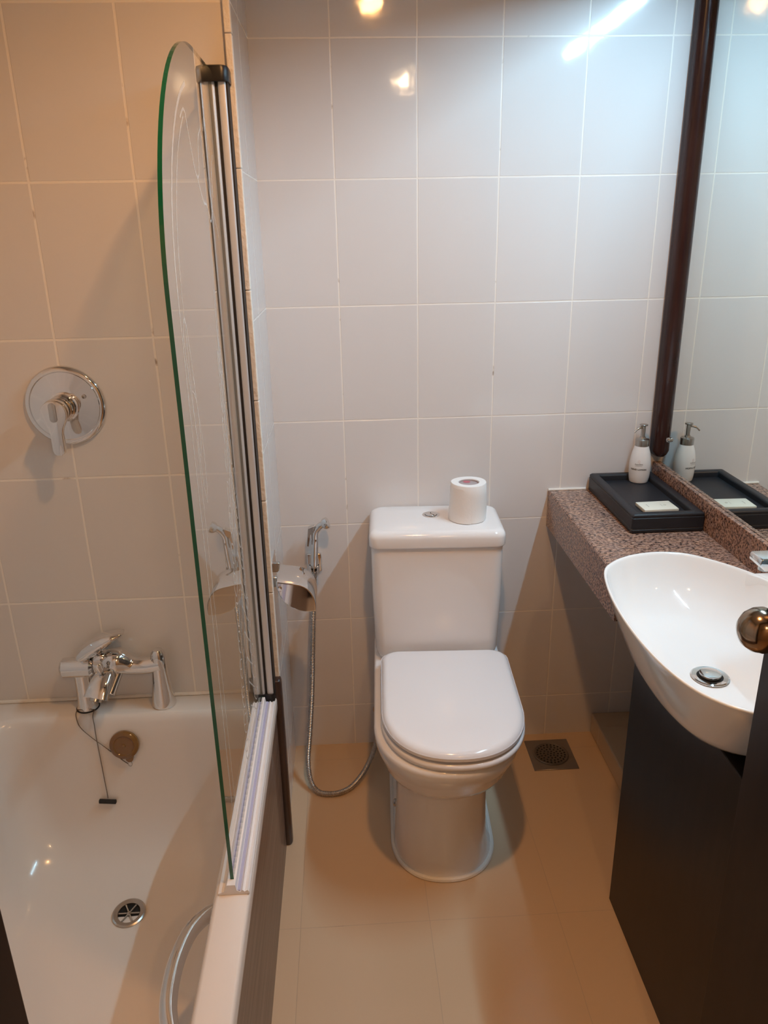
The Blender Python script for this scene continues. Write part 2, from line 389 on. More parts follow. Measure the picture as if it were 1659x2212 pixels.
# ------------------------------------------------------------------ door
def build_door():
    hx, hy = 0.452, -1.885; ex, ey = 0.352, -1.150
    d = Vector((ex-hx, ey-hy, 0)); L = d.length; ang = math.atan2(d.y, d.x)
    o = bpy.data.objects.new('door_1', None); COL.objects.link(o); o['kind'] = 'structure'
    o.location = (hx, hy, 0); o.rotation_euler = (0, 0, ang); o['_loc'] = (hx, hy, 0.0)
    o['label'] = 'dark brown door standing open at the right edge'
    # local: x along leaf, +y = room (left) face
    bm = new(); box(bm, 0, L, -0.036, 0.0, 0.008, 2.17, 0.002, 2)
    obj('door_leaf', bm, M_door, o, local=True)
    bm = new(); kx = L-0.058; kz = 1.044
    lathe(bm, [(0.030, 0), (0.031, 0.003), (0.026, 0.008), (0.012, 0.011), (0.011, 0.026), (0.011, 0.030), (0.0165, 0.035), (0.0245, 0.042), (0.0282, 0.051), (0.0285, 0.060), (0.0255, 0.070), (0.019, 0.078), (0.010, 0.0825), (0.001, 0.0838)], 40,
          axisM((kx, 0.0, kz), (0, 1, 0)))
    obj('door_knob', bm, M_brass, o, local=True, label='antique brass round knob')
    bm = new()
    lathe(bm, [(0.030, 0), (0.031, 0.003), (0.026, 0.008), (0.012, 0.011), (0.011, 0.026), (0.0265, 0.046), (0.0265, 0.053), (0.015, 0.067), (0.006, 0.069)], 32,
          axisM((kx, -0.036, kz), (0, -1, 0)))
    obj('door_knob', bm, M_brass, o, local=True)
build_door()

# ------------------------------------------------------------------ lamps
def downlight(x, y, W, label, spot=168, dome=False):
    t = thing('ceiling_downlight', label, 'ceiling light', (x, y, CZ), group='recessed ceiling downlights')
    bm = new(); lathe(bm, [(0.030, -.001), (0.030, -0.004), (0.043, -0.005), (0.046, -0.001)], 32, Matrix.Translation((x, y, CZ)), cap=False)
    obj('trim_ring', bm, M_chrome, t)
    prof = [(0.024, -0.0015), (0.024, -0.006), (0.021, -0.014), (0.015, -0.021), (0.008, -0.0245), (0.001, -0.025)] if dome else [(0.001, -0.0015), (0.029, -0.0015), (0.029, -0.003), (0.001, -0.003)]
    bm = new(); lathe(bm, prof, 32, Matrix.Translation((x, y, CZ)))
    obj('bulb', bm, M_bulb if dome else M_disc, t)
    li = bpy.data.lights.new('downlight', 'SPOT'); li.energy = W; li.color = DOWNLIGHT_COL
    li.spot_size = math.radians(spot); li.spot_blend = 0.55; li.shadow_soft_size = 0.035
    o = bpy.data.objects.new('downlight_lamp', li); COL.objects.link(o); o.parent = t; o.location = (0, 0, -0.035 if dome else -0.012)
    return t
downlight(-0.05, -1.22, DOWNLIGHT_W, 'warm round downlight in the bathroom ceiling above the floor')
downlight(0.20, -2.78, HALL_W, 'warm round downlight in the ceiling outside the doorway', dome=True)
def vanity_light():
    t = thing('vanity_light', 'fluorescent tube light fixed to wall above the mirror', 'wall light', (0.65, -0.6, 2.10))
    bm = new(); box(bm, 0.660, XR, -1.07, -0.27, 2.075, 2.135, 0.003); obj('light_housing', bm, M_lampwhite, t)
    bm = new(); box(bm, 0.575, 0.581, -1.09, -0.18, 2.062, 2.150, 0.001, 1); box(bm, 0.575, XR, -1.09, -0.18, 2.144, 2.150, 0.001, 1); obj('light_shade', bm, M_frame, t)
    bm = new(); cyl(bm, (0.640, -1.045, 2.085), (0.640, -0.295, 2.085), 0.013, n=16); obj('light_tube', bm, M_tube, t)
    for y in (-1.06, -0.295):
        bm = new(); box(bm, 0.622, 0.662, y, y+.015, 2.066, 2.104, 0.003); obj('tube_holder', bm, M_lampwhite, t)
vanity_light()

# ------------------------------------------------------------------ bathtub
def build_tub():
    t = thing('bathtub', 'white bathtub with brown wood-look side panel, along left side of room', 'bathtub', (-0.74, -1.07, 0.0))
    def ring(x0, x1, y0, y1, r, z): return at_z(rrect(x0, x1, y0, y1, r, 10), z)
    xo0, xo1, yo0, yo1 = XL+.002, -0.3845, YF+.014, -0.3875
    R = [ring(xo0, xo1, yo0, yo1, .004, .425), ring(xo0, xo1, yo0, yo1, .005, .448), ring(xo0+.002, xo1-.002, yo0+.002, yo1-.002, .006, .453),
         ring(xo0+.006, xo1-.006, yo0+.006, yo1-.006, .008, .455),
         ring(-1.044, -.438, -1.68, -.452, .060, .455), ring(-1.040, -.442, -1.676, -.457, .062, .4535), ring(-1.036, -.446, -1.672, -.462, .064, .448),
         ring(-1.031, -.450, -1.664, -.467, .068, .435)]
    N = 14
    for i in range(1, N+1):
        u = i/N; z = .435+(0.082-.435)*math.sin(u*PI/2)**1.0
        k = (1-math.cos(u*PI/2)); e = 0.040*u+0.12*k**2.2
        ee = 0.055*u+0.14*k**2.2; ef = 0.14*u+.20*k**2
        R.append(ring(-1.031+e, -.450-e, -1.664+ef, -.467-ee, .068+.05*u, z))
    R.append(ring(-.82, -.66, -1.2, -.75, .05, .080))
    R.append(ring(-.75, -.73, -1.0, -.98, .008, .0795))
    bm = new(); loft(bm, R, False, True); body = obj('tub_body', bm, M_acryl, t, angle=60)
    # laminate side panel
    bm = new(); box(bm, -0.402, -0.3885, YF+.014, -0.4185, 0.0, 0.426, 0.001, 1); obj('side_panel', bm, M_laminate, t, label='brown wood-look side panel')
    # waste outlet
    c = Vector((-0.718, -0.683, 0.0835)); Mz = Matrix.Translation(c) @ Matrix.Rotation(0.10, 4, 'X')
    bm = new(); lathe(bm, [(0.036, 0.0), (0.0365, 0.003), (0.033, 0.005), (0.0245, 0.003), (0.024, -0.002), (0.024, -0.006)], 40, Mz, cap=False)
    dr = obj('drain', bm, M_steel, t, label='round steel drain')
    bm = new(); lathe(bm, [(0.0245, -0.0015), (0.0005, -0.0015)], 32, Mz, cap=False); obj('drain_well', bm, M_drainhole, dr)
    bm = new()
    lathe(bm, [(0.0055, 0.0), (0.005, 0.0018), (0.0005, 0.0022)], 16, Mz, cap=False)
    for k in range(6):
        a = k*PI/3; p = Vector((math.cos(a)*.005, math.sin(a)*.005, 0.0012)); q = Vector((math.cos(a)*.0235, math.sin(a)*.0235, 0.0012))
        tube(bm, [Mz @ p, Mz @ q], .0019, 8)
    obj('strainer', bm, M_chrome_d, dr)
    # grab handle on the inner right side
    pts = spline([(-.448, -.955, .372), (-.470, -.972, .378), (-.492, -1.010, .384), (-.503, -1.06, .386), (-.505, -1.11, .386), (-.500, -1.155, .386),
                  (-.486, -1.195, .384), (-.468, -1.222, .378), (-.448, -1.235, .372)], 8)
    bm = new(); tube(bm, pts, .0140, 20); obj('grab_handle', bm, M_chrome, t, label='curved chrome grab handle')
build_tub()
cb2 = new(); cyl(cb2, (XL+.01, -0.387, 0.457), (-0.40, -0.387, 0.457), 0.005, n=8)
struct('trim_5', cb2, M_creamtrim, smooth=True)

# tub end-wall surface used by the hanging plug
def end_y(z):
    # approximate y of the inner end wall at height z (see build_tub)
    s = min(max((.435-z)/(.435-.082), 0), 1); u = math.asin(s)/(PI/2); k = 1-math.cos(u*PI/2)
    return -.467-(0.055*u+0.14*k**2.2)
def build_plug():
    M_chain = mat('tarnished_chain', (.22, .17, .13), .4, metal=.7)
    t = thing('bath_plug', 'amber brown bath plug on a chain with black toggle, hanging inside tub end', 'bath plug', (-0.75, -0.47, 0.38))
    c = Vector((-0.741, end_y(.385)-.004, 0.385)); Mz = axisM(c, (0, -1, 0.22))
    bm = new(); lathe(bm, [(0.0335, 0), (0.035, 0.003), (0.034, 0.008), (0.030, 0.011), (0.024, 0.0125), (0.022, 0.0105), (0.005, 0.011), (0.004, 0.0135), (0.0005, 0.014)], 40, Mz)
    # pull lug at the bottom
    b = new(); cyl(b, (0, 0, 0), (0, 0, 0.007), 0.009, n=16); merge(bm, b, Mz @ Matrix.Translation((0.010, -0.034, 0.0)))
    obj('plug', bm, M_plug, t, label='amber brown rubber disc')
    q = Mz @ Vector((0.010, -0.040, 0.006))
    bm = new(); ring = [q+Vector((0.0045*math.cos(a), 0, -0.008+0.007*math.sin(a))) for a in [2*PI*i/20 for i in range(21)]]
    tube(bm, ring, .0008, 6, cap=False); rg = obj('ring', bm, M_steel, t)
    def chain(pts):
        P = spline(pts, 10); tot = sum((b-a).length for a, b in zip(P, P[1:])); n = int(tot/0.0032); Q = resample(P, n, False)
        bm = new()
        for i, p in enumerate(Q):
            d = (Q[min(i+1, n-1)]-Q[max(i-1, 0)]).normalized(); side = Vector((0, 1, 0)) if i % 2 else d.cross(Vector((0, 1, 0))).normalized()
            M = axisM(p, d)
            b = bmesh.new(); bmesh.ops.create_uvsphere(b, u_segments=6, v_segments=5, radius=0.0013)
            for v in b.verts: v.co.z *= 1.5
            merge(bm, b, M)
        return bm
    def W(x, z, off=.004): return (x, end_y(z)-off, z)
    obj('chain', chain([(-.854, -.430, .4575), (-.850, -.456, .457), W(-.840, .436), W(-.818, .408), W(-.795, .386), W(-.775, .366), W(-.760, .352), W(-.748, .342, .006), W(-.738, .337, .009)]), M_chain, t)
    obj('chain', chain([(-.812, -.432, .4575), (-.810, -.460, .456), W(-.806, .435), W(-.805, .40), W(-.802, .35), W(-.799, .30), W(-.796, .262), W(-.795, .247)]), M_chain, t)
    p = Vector(W(-.795, .240, .008)); bm = new(); tube(bm, [p+Vector((-.020, 0, .002)), p+Vector((-.019, 0, .002)), p+Vector((.019, 0, -.002)), p+Vector((.020, 0, -.002))], [.003, .0055, .0055, .003], 12)
    obj('toggle', bm, M_rubber, t, label='black toggle bar')
build_plug()

# ------------------------------------------------------------------ bath mixer
def build_mixer():
    t = thing('bath_mixer', 'chrome two-leg bath mixer tap standing on the tub end rim', 'tap', (-0.745, -0.42, 0.455))
    Z = 0.456; y = -.422; zb = 0.567
    # left leg
    bm = new(); lathe(bm, [(0.024, 0), (0.025, 0.003), (0.0215, 0.012), (0.0195, 0.05), (0.0195, 0.105)], 32, Matrix.Translation((-.832, y, Z))); obj('leg', bm, M_chrome, t)
    bm = new(); lathe(bm, [(0.026, 0), (0.027, 0.0015), (0.0255, 0.003)], 32, Matrix.Translation((-.832, y, Z-.0015))); obj('washer', bm, M_rubber, t)
    # right leg, conical
    bm = new(); lathe(bm, [(0.0275, 0), (0.0285, 0.003), (0.0265, 0.02), (0.0215, 0.06), (0.0185, 0.095), (0.0185, 0.125), (0.0165, 0.138), (0.011, 0.147), (0.002, 0.150)], 32, Matrix.Translation((-.652, y, Z))); obj('leg', bm, M_chrome, t)
    # body: wide at the valve, drawn to a slim bar on the right
    bm = new()
    pts = [(-.795, y, zb), (-.775, y, zb+.004), (-.755, y, zb+.010), (-.735, y, zb+.006), (-.715, y, zb-.002), (-.69, y, zb-.004), (-.665, y, zb-.002), (-.648, y, zb)]
    P = spline(pts, 6); n = len(P)
    def rf(i):
        u = i/(n-1); return 0.0235+0.010*math.exp(-((u-.32)/.16)**2)-0.0030*min(max((u-.38)/.25, 0), 1)
    tube(bm, P, 0, 24, rfun=rf); obj('mixer_body', bm, M_chrome, t)
    # temperature knob, left end
    bm = new(); cyl(bm, (-.875, y-.006, zb+.002), (-.800, y-.006, zb+.002), 0.0235, 0.0250, 32, 0.006); obj('end_knob', bm, M_chrome, t)
    # cartridge dome and paddle lever
    bm = new(); lathe(bm, [(0.024, 0), (0.0245, 0.012), (0.022, 0.022), (0.014, 0.030), (0.002, 0.033)], 32, axisM((-.782, y, zb+.010), (0.15, 0.0, 1))); obj('cartridge', bm, M_chrome, t)
    bm = new()
    path = spline([(-.825, y-.010, .600), (-.808, y-.010, .612), (-.787, y-.008, .626), (-.765, y-.006, .638), (-.745, y-.004, .647), (-.724, y-.002, .653)], 6)
    TH = [.013, .018, .019, .0165, .011, .0045]
    rings = []
    for i, p in enumerate(path):
        u = i/(len(path)-1); wd = 0.022+0.005*math.sin(u*PI)-0.008*max(u-.8, 0)/.2; kq = min(int(u*5), 4); th = TH[kq]+(TH[kq+1]-TH[kq])*(u*5-kq)
        a = path[max(i-1, 0)]; b = path[min(i+1, len(path)-1)]; d = (b-a).normalized(); nn = Vector((0, 1, 0)); up = d.cross(nn)*-1
        rings.append([p+nn*wd*math.cos(q)+up*th*math.sin(q) for q in [2*PI*k/20 for k in range(20)]])
    loft(bm, rings); obj('lever', bm, M_chrome, t)
    # spout
    path = spline([(-.762, y-.010, zb), (-.768, y-.035, zb-.006), (-.775, y-.060, zb-.020), (-.781, y-.078, zb-.040)], 8); rings = []
    for i, p in enumerate(path):
        u = i/(len(path)-1); wd = 0.019+0.009*u; th = 0.016-0.003*u
        a = path[max(i-1, 0)]; b = path[min(i+1, len(path)-1)]; d = (b-a).normalized(); side = Vector((1, 0, 0)); side = (side-d*side.dot(d)).normalized(); up = d.cross(side)
        rings.append([p+side*wd*math.copysign(abs(math.cos(q))**.7, math.cos(q))+up*th*math.copysign(abs(math.sin(q))**.7, math.sin(q)) for q in [2*PI*k/24 for k in range(24)]])
    bm = new(); loft(bm, rings); sp = obj('spout', bm, M_chrome, t)
    bm = new(); lathe(bm, [(0.0135, 0), (0.0135, 0.006), (0.011, 0.006)], 24, axisM(path[-1]-Vector((0, 0, 0)), path[-1]-path[-3])); obj('aerator', bm, M_chrome_d, sp)
    # diverter knob on the spout
    bm = new(); lathe(bm, [(0.006, 0), (0.006, 0.010), (0.010, 0.013), (0.0105, 0.030), (0.008, 0.033)], 24, axisM((-.772, y-.044, zb+.006), (-.1, -.25, 1))); obj('diverter_knob', bm, M_chrome, t)
    # hose outlet boss under body
    bm = new(); cyl(bm, (-.742, y-.012, zb-.010), (-.760, y-.045, zb-.050), 0.010, 0.012, 20, .002); obj('hose_outlet', bm, M_chrome, t)
build_mixer()

# ------------------------------------------------------------------ shower valve
def build_valve():
    c = Vector((-.782, -.386, 1.176)); t = thing('shower_valve', 'round chrome shower valve with lever on the shower wall tiles', 'shower valve', tuple(c))
    M = axisM(c, (0, -1, 0))
    bm = new(); lathe(bm, [(0.083, 0), (0.084, 0.003), (0.0825, 0.007), (0.079, 0.010), (0.073, 0.0105), (0.071, 0.009), (0.04, 0.012), (0.034, 0.013)], 64, M); obj('cover_plate', bm, M_chrome, t)
    bm = new(); lathe(bm, [(0.031, 0.011), (0.031, 0.020), (0.0275, 0.021), (0.0265, 0.040), (0.0255, 0.041)], 40, M); obj('collar', bm, M_chrome, t)
    bm = new(); lathe(bm, [(0.0255, 0.042), (0.0265, 0.044), (0.0265, 0.068), (0.024, 0.072), (0.01, 0.074), (0.001, 0.074)], 40, M); hub = obj('handle_hub', bm, M_chrome, t)
    # lever: round head narrowing to a paddle that points down
    out = []
    for i in range(25):
        a = math.radians(-35+250*i/24); out.append((0.027*math.cos(a), 0.027*math.sin(a)))
    out += [(-.015, -.030), (-.0125, -.042), (-.0125, -.075), (-.010, -.082), (-.004, -.086), (.004, -.086), (.010, -.082), (.0125, -.075), (.0125, -.042), (.015, -.030)]
    bm = new(); prism(bm, [(c.x+a, c.z+b-.002) for a, b in out], 'y', c.y-.082, c.y-.068, 0.0025)
    obj('lever', bm, M_chrome, hub)
    bm = new(); prism(bm, [(c.x+a, c.z+b) for a, b in rrect(-.0075, .0075, -.018, .022, .0072, 6)], 'y', c.y-.0835, c.y-.081, 0.0008); obj('lever_cap', bm, M_chrome_d, hub)
    for a in (0.35, 3.5):
        p = c+Vector((0.046*math.cos(a), -.011, 0.046*math.sin(a)+.004)); bm = new(); lathe(bm, [(0.0048, 0), (0.0045, 0.0018), (0.002, 0.0022)], 16, axisM(p, (0, -1, 0))); obj('screw', bm, M_chrome_d, t)
build_valve()

# ------------------------------------------------------------------ glass bath screen
def build_screen():
    t = thing('bath_screen', 'clear glass bath screen with etched swirls and green edge on tub rim', 'shower screen', (-0.415, -0.42, 0.456))
    gx0, gx1 = -0.4185, -0.4125
    out = [(-.425, .476), (-.992, .476), (-.992, 1.43)]
    for i in range(1, 25):
        a = PI*i/48; out.append((-.992+0.36*(1-math.cos(a)), 1.43+0.355*math.sin(a)))
    out += [(-.425, 1.785)]
    bm = new(); R0 = [bm.verts.new((gx0, a, b)) for a, b in out]; R1 = [bm.verts.new((gx1, a, b)) for a, b in out]
    bm.faces.new(R0); bm.faces.new(R1[::-1])
    n = len(out)
    for i in range(n):
        j = (i+1) % n; f = bm.faces.new((R0[i], R1[i], R1[j], R0[j])); f.material_index = 1
    gp = obj('glass_panel', bm, [M_glass, M_glassedge], t, smooth=False)
    # etched ornament: an arched border, drooping swags and a central plume
    curves = []
    def arch(m, top, k=1.0):
        P = [(-.992+m, .56), (-.992+m, 1.43)]
        for i in range(1, 21):
            a = PI*i/48; P.append((-.992+m+(0.36-m)*(1-math.cos(a)), 1.43+(0.355-m)*math.sin(a)))
        return P
    curves.append((arch(.050, 1.7)[1:-1], .0032)); curves.append((spline([(v[0], v[1], 0) for v in arch(.078, 1.7)[1:-4]], 2), .0016))
    def C(pts, w=.0014): curves.append((spline([(a, b, 0) for a, b in pts], 8), w))
    # straight stem of the border down the free side
    C([(-.942, 1.45), (-.944, 1.2), (-.94, .9), (-.942, .58)], .0014); C([(-.914, 1.45), (-.916, 1.2), (-.913, .9), (-.914, .58)], .0010)
    # swag at the head
    C([(-.80, 1.665), (-.76, 1.68), (-.735, 1.64), (-.71, 1.60), (-.68, 1.60), (-.66, 1.65), (-.63, 1.67)], .0022)
    C([(-.70, 1.595), (-.66, 1.56), (-.63, 1.555), (-.60, 1.53), (-.57, 1.56), (-.54, 1.62), (-.52, 1.64)], .0020)
    C([(-.62, 1.66), (-.60, 1.60), (-.575, 1.555), (-.55, 1.53), (-.52, 1.50)], .0016); C([(-.60, 1.67), (-.58, 1.69), (-.555, 1.64), (-.55, 1.57)], .0016)
    # leaf on the border
    C([(-.935, 1.38), (-.912, 1.40), (-.895, 1.33), (-.885, 1.24), (-.90, 1.20), (-.92, 1.28), (-.935, 1.38)], .0014)
    C([(-.915, 1.30), (-.89, 1.28), (-.872, 1.20), (-.88, 1.12), (-.90, 1.16), (-.912, 1.22)], .0012)
    rnd = random.Random(11)
    # central plume with swirls
    for z0 in [1.34-.058*i for i in range(14)]:
        u = (1.34-z0)/0.75; wd = 0.020+0.085*u
        for s in (-1, 1):
            y0 = -.64
            C([(y0, z0), (y0+s*wd*.35, z0-.030), (y0+s*wd*.8, z0-.060-rnd.random()*.012), (y0+s*wd*1.05, z0-.045), (y0+s*wd*.95, z0-.020), (y0+s*wd*.72, z0-.028)], .0015)
            if u > .25: C([(y0+s*wd*.4, z0-.02), (y0+s*wd*.6, z0-.075), (y0+s*wd*.9, z0-.10), (y0+s*wd*1.15, z0-.085), (y0+s*wd*1.1, z0-.06)], .0013)
    C([(-.64, 1.42), (-.645, 1.2), (-.635, 1.0), (-.64, .62)], .0016)
    bm = new(); x = gx1+.0003
    for pts, wdt in curves:
        P = [Vector((p[0], p[1])) for p in pts]; prev = None
        for i, p in enumerate(P):
            d = (P[min(i+1, len(P)-1)]-P[max(i-1, 0)]); d = d.normalized() if d.length > 1e-9 else Vector((1, 0)); nn = Vector((-d.y, d.x))*wdt
            a = bm.verts.new((x, p.x+nn.x, p.y+nn.y)); b = bm.verts.new((x, p.x-nn.x, p.y-nn.y))
            if prev: bm.faces.new((prev[0], a, b, prev[1]))
            prev = (a, b)
    obj('etched_pattern', bm, M_frost, gp, smooth=False, label='frosted white swirls')
    # aluminium post and hinge profile
    bm = new(); prism(bm, rrect(-.4045, -.3890, -.4365, -.3875, .005, 5), 'z', .474, 1.782); obj('wall_post', bm, M_alu, t)
    bm = new(); prism(bm, rrect(-.4290, -.4095, -.4380, -.3900, .005, 5), 'z', .474, 1.780); obj('hinge_profile', bm, M_alu, t)
    bm = new(); box(bm, -.4100, -.4040, -.4330, -.3880, .472, 1.784); obj('hinge_gasket', bm, M_rubber, t)
    bm = new(); box(bm, -.3895, -.3865, -.4340, -.3880, .472, 1.784); obj('post_gasket', bm, M_rubber, t)
    bm = new(); rings = []
    base = rrect(-.4330, -.3830, -.4450, -.3870, .014, 6); cx, cy = -.408, -.416
    for z, s in ((1.768, .985), (1.770, 1), (1.788, 1), (1.793, .95), (1.795, .8)): rings.append(at_z([(cx+(a-cx)*s, cy+(b-cy)*s) for a, b in base], z))
    loft(bm, rings); obj('top_cap', bm, M_black, t, label='black plastic cap')
    bm = new(); rings = [at_z([(cx+(a-cx)*s, cy+(b-cy)*s) for a, b in base], z) for z, s in ((.456, .84), (.462, .88), (.478, .88))]; loft(bm, rings); obj('bottom_cap', bm, M_black, t)
    # ribbed seal along the rim
    bm = new(); P = [(-.4390, .4555), (-.4390, .4585), (-.4350, .4600), (-.4290, .4620), (-.4250, .4665), (-.4230, .4760), (-.4090, .4760), (-.4070, .4640), (-.4010, .4610), (-.3975, .4650), (-.3940, .4610), (-.3890, .4640), (-.3860, .4600), (-.3860, .4555)]
    prism(bm, P, 'y', -1.005, -.446); sl = obj('bottom_seal', bm, M_seal, t, smooth=False, label='ribbed whitish plastic seal strip')
    bm = new(); box(bm, -.4068, -.4012, -1.004, -.446, .4612, .4640, .0005, 1); obj('seal_core', bm, M_sealblue, sl)
build_screen()

# ------------------------------------------------------------------ toilet (built in its own frame, front towards -y)
def dshape(hw, yb, yf, rb=.02, ex=2.25, n=96, fr=None):
    fr = fr or hw*1.15; yc = yf+fr; pts = []
    pts.append((0, yb)); pts.append((hw-rb, yb))
    for i in range(1, 9): a = PI/2*(1-i/8); pts.append((hw-rb+rb*math.cos(a), yb-rb+rb*math.sin(a)))
    for i in range(1, 40):
        a = PI*i/40; c, s = math.cos(a), math.sin(a)
        pts.append((hw*math.copysign(abs(c)**(2/ex), c), yc-fr*abs(s)**(2/ex)))
    for i in range(0, 8): a = PI+PI/2*-i/8; pts.append((-(hw-rb)+rb*math.cos(a), yb-rb+rb*math.sin(a)))
    pts.append((-(hw-rb), yb))
    return [(p.x, p.y) for p in resample([(a, b, 0) for a, b in pts], n)]
def build_toilet():
    t = thing('toilet', 'white close-coupled toilet with closed lid against the back wall', 'toilet', (0.040, 0, 0), rz=-0.047)
    D = dshape
    # bowl and pedestal in one casting
    def DS(hw, yf, z, dx=-.006, fr=None): return at_z([(p+dx, q) for p, q in D(hw, -.03, yf, .03, fr=fr)], z)
    rings = [DS(.126, -.560, .0, -.001), DS(.126, -.560, .012, -.001), DS(.118, -.556, .05), DS(.113, -.566, .16), DS(.113, -.572, .262), DS(.118, -.578, .280), DS(.130, -.605, .292, -.003), DS(.143, -.628, .306, 0),
             DS(.153, -.641, .325, 0), DS(.159, -.648, .345, 0), DS(.164, -.651, .350, .001), DS(.171, -.662, .372, .002), DS(.174, -.667, .392, .003), DS(.173, -.666, .400, .003), DS(.168, -.661, .405, .003), at_z(D(.12, -.06, -.60, .03), .405)]
    bm = new(); loft(bm, rings); bowl = obj('bowl', bm, M_ceram, t, local=True, angle=60)
    # caulk bead round the foot
    P = [Vector((a, b, .004)) for a, b in D(.1285, -.03, -.564, .03)]; P = P+[P[0], P[1]]
    bm = new(); tube(bm, P, .0065, 8, cap=False); obj('caulk_bead', bm, M_caulk, t, local=True, label='rough white caulk bead round the foot')
    # bolt cap on the left flank
    bm = new(); lathe(bm, [(0.010, 0), (0.010, 0.003), (0.007, 0.006), (0.002, 0.007)], 20, axisM((-.121, -.415, .115), (-1, -.05, .1))); obj('bolt_cap', bm, M_chrome_d, t, local=True, label='small metal bolt cap')
    # seat and lid
    def slab(name, hw, yb, yf, z0, z1, r, rb, label=None, crown=0.0):
        rr = []
        for dz, ins in ((0, r*.6), (r*.35, r*.15), (r*.8, 0)): rr.append(at_z(D(hw-ins, yb-ins, yf+ins, rb), z0+dz))
        for k in range(7):
            a = PI/2*k/6; rr.append(at_z(D(hw-r*(1-math.cos(a)), yb-r*.6*(1-math.cos(a)), yf+r*(1-math.cos(a)), rb), z1-r+r*math.sin(a)))
        for s, c in ((.85, .4), (.6, .75), (.3, .95), (.05, 1)):
            base = D(hw-r, yb-r*.6, yf+r, rb); cy = (yb+yf)/2
            rr.append(at_z([(a*s, cy+(b-cy)*s) for a, b in base], z1+crown*c))
        bm = new(); loft(bm, rr); bm.transform(Matrix.Translation((.016, 0, 0))); return obj(name, bm, M_seat, t, local=True, angle=60, label=label)
    slab('seat', .1705, -.235, -.667, .4075, .4245, .008, .03)
    slab('seat_lid', .168, -.217, -.664, .4262, .451, .018, .035, crown=.003)
    for s in (-1, 1):
        bm = new(); box(bm, s*.115-.012, s*.115+.042, -.237, -.212, .405, .436, .006); obj('hinge', bm, M_whiteplastic, t, local=True)
    # cistern
    def rb(x, y0, y1, r, z): return at_z(rrect(-x, x, y0, y1, r, 8), z)
    bm = new(); loft(bm, [rb(.150, -.19, -.02, .02, .405), rb(.160, -.197, -.012, .025, .418), rb(.166, -.199, -.008, .028, .436), rb(.171, -.205, -.006, .028, .60), rb(.172, -.207, -.005, .028, .7405)])
    obj('cistern', bm, M_ceram, t, local=True, angle=60)
    L = []
    for z, i in ((.742, .004), (.744, .001), (.747, 0), (.768, 0)): L.append(rb(.1765-i, -.216+i, -.003-i*.3, .026, z))
    for k in range(1, 8):
        a = PI/2*k/7; e = .019*(1-math.cos(a)); L.append(rb(.1765-e, -.216+e, -.003-e*.6, .026, .768+.019*math.sin(a)))
    L.append(rb(.10, -.15, -.05, .02, .7885))
    bm = new(); loft(bm, L); lid = obj('cistern_lid', bm, M_ceram, t, local=True, angle=60)
    M = Matrix.Translation((-.010, -.088, .788))
    bm = new(); lathe(bm, [(0.0235, -.002), (0.0235, 0.0015), (0.0215, 0.0025), (0.0165, 0.0015)], 40, M, cap=False); btn = obj('flush_button', bm, M_chrome, lid, local=True, label='round chrome dual flush button')
    bm = new(); lathe(bm, [(0.0165, 0.0005), (0.001, 0.0005)], 32, M, cap=False); obj('button_recess', bm, M_black, btn, local=True)
    # two press halves divided by a curved slot
    def half(side):
        pts = []
        for i in range(21):
            a = PI/2+(PI*i/20 if side < 0 else -PI*i/20); pts.append((0.0152*math.cos(a), 0.0152*math.sin(a)))
        for i in range(1, 10):
            y = -0.0150+.030*i/10; pts.append((0.004*math.sin(i/10*PI*2)+side*.0010+.003, y))
        return pts
    for s in (-1, 1):
        bm = new(); prism(bm, [(M.translation.x+a, M.translation.y+b) for a, b in half(s)], 'z', .7885, .7912, .0006, seg=1); obj('press_half', bm, M_chrome, btn, local=True)
build_toilet()

# ------------------------------------------------------------------ toilet roll on the cistern
def build_roll():
    c = Vector((0.121, -.122, .7885)); t = thing('toilet_roll', 'white toilet paper roll standing on the toilet cistern lid', 'toilet roll', tuple(c))
    bm = new(); M = Matrix.Translation(c)
    lathe(bm, [(0.024, 0.001), (0.0455, 0.0), (0.0475, 0.002), (0.0480, 0.03), (0.0472, 0.07), (0.0465, 0.100), (0.0455, 0.1015), (0.0280, 0.1015), (0.0270, 0.1005), (0.0270, 0.06)], 64, M, cap=False)
    rnd = random.Random(3)
    for v in bm.verts:
        d = Vector((v.co.x-c.x, v.co.y-c.y)); 
        if d.length > .04: v.co += Vector((d.x, d.y, 0))*0.02*math.sin(v.co.z*70+math.atan2(d.y, d.x)*3)
    obj('paper', bm, M_paper, t)
    # loose outer sheet flaring a little at the foot
    bm = new(); R = []
    for z, r in ((0.001, .053), (0.03, .0515), (.06, .050), (.093, .0482)):
        R.append([c+Vector(((r-.0025*(i/16))*math.cos(a), (r-.0025*(i/16))*math.sin(a), z)) for i, a in enumerate([math.radians(160+110*k/16) for k in range(17)])])
    loft(bm, R, False, False, closed=False); o = obj('loose_sheet', bm, M_paper, t)
    bm = new(); lathe(bm, [(0.0267, 0.055), (0.0267, 0.0990), (0.0250, 0.0990), (0.0250, 0.055)], 40, M, cap=False); obj('core', bm, M_core, t)
    bm = new(); lathe(bm, [(0.0252, 0.0960), (0.0005, 0.0960)], 40, M, cap=False); lb = obj('core_label', bm, M_core, t, label='grey printed disc with pink mark inside the core')
    bm = new(); lathe(bm, [(0.0095, 0.0966), (0.0005, 0.0966)], 24, M @ Matrix.Translation((-.003, .015, 0)), cap=False)
    for v in bm.verts: v.co.y = min(v.co.y, c.y+.0235)
    obj('label_mark', bm, M_pink, lb)
build_roll()

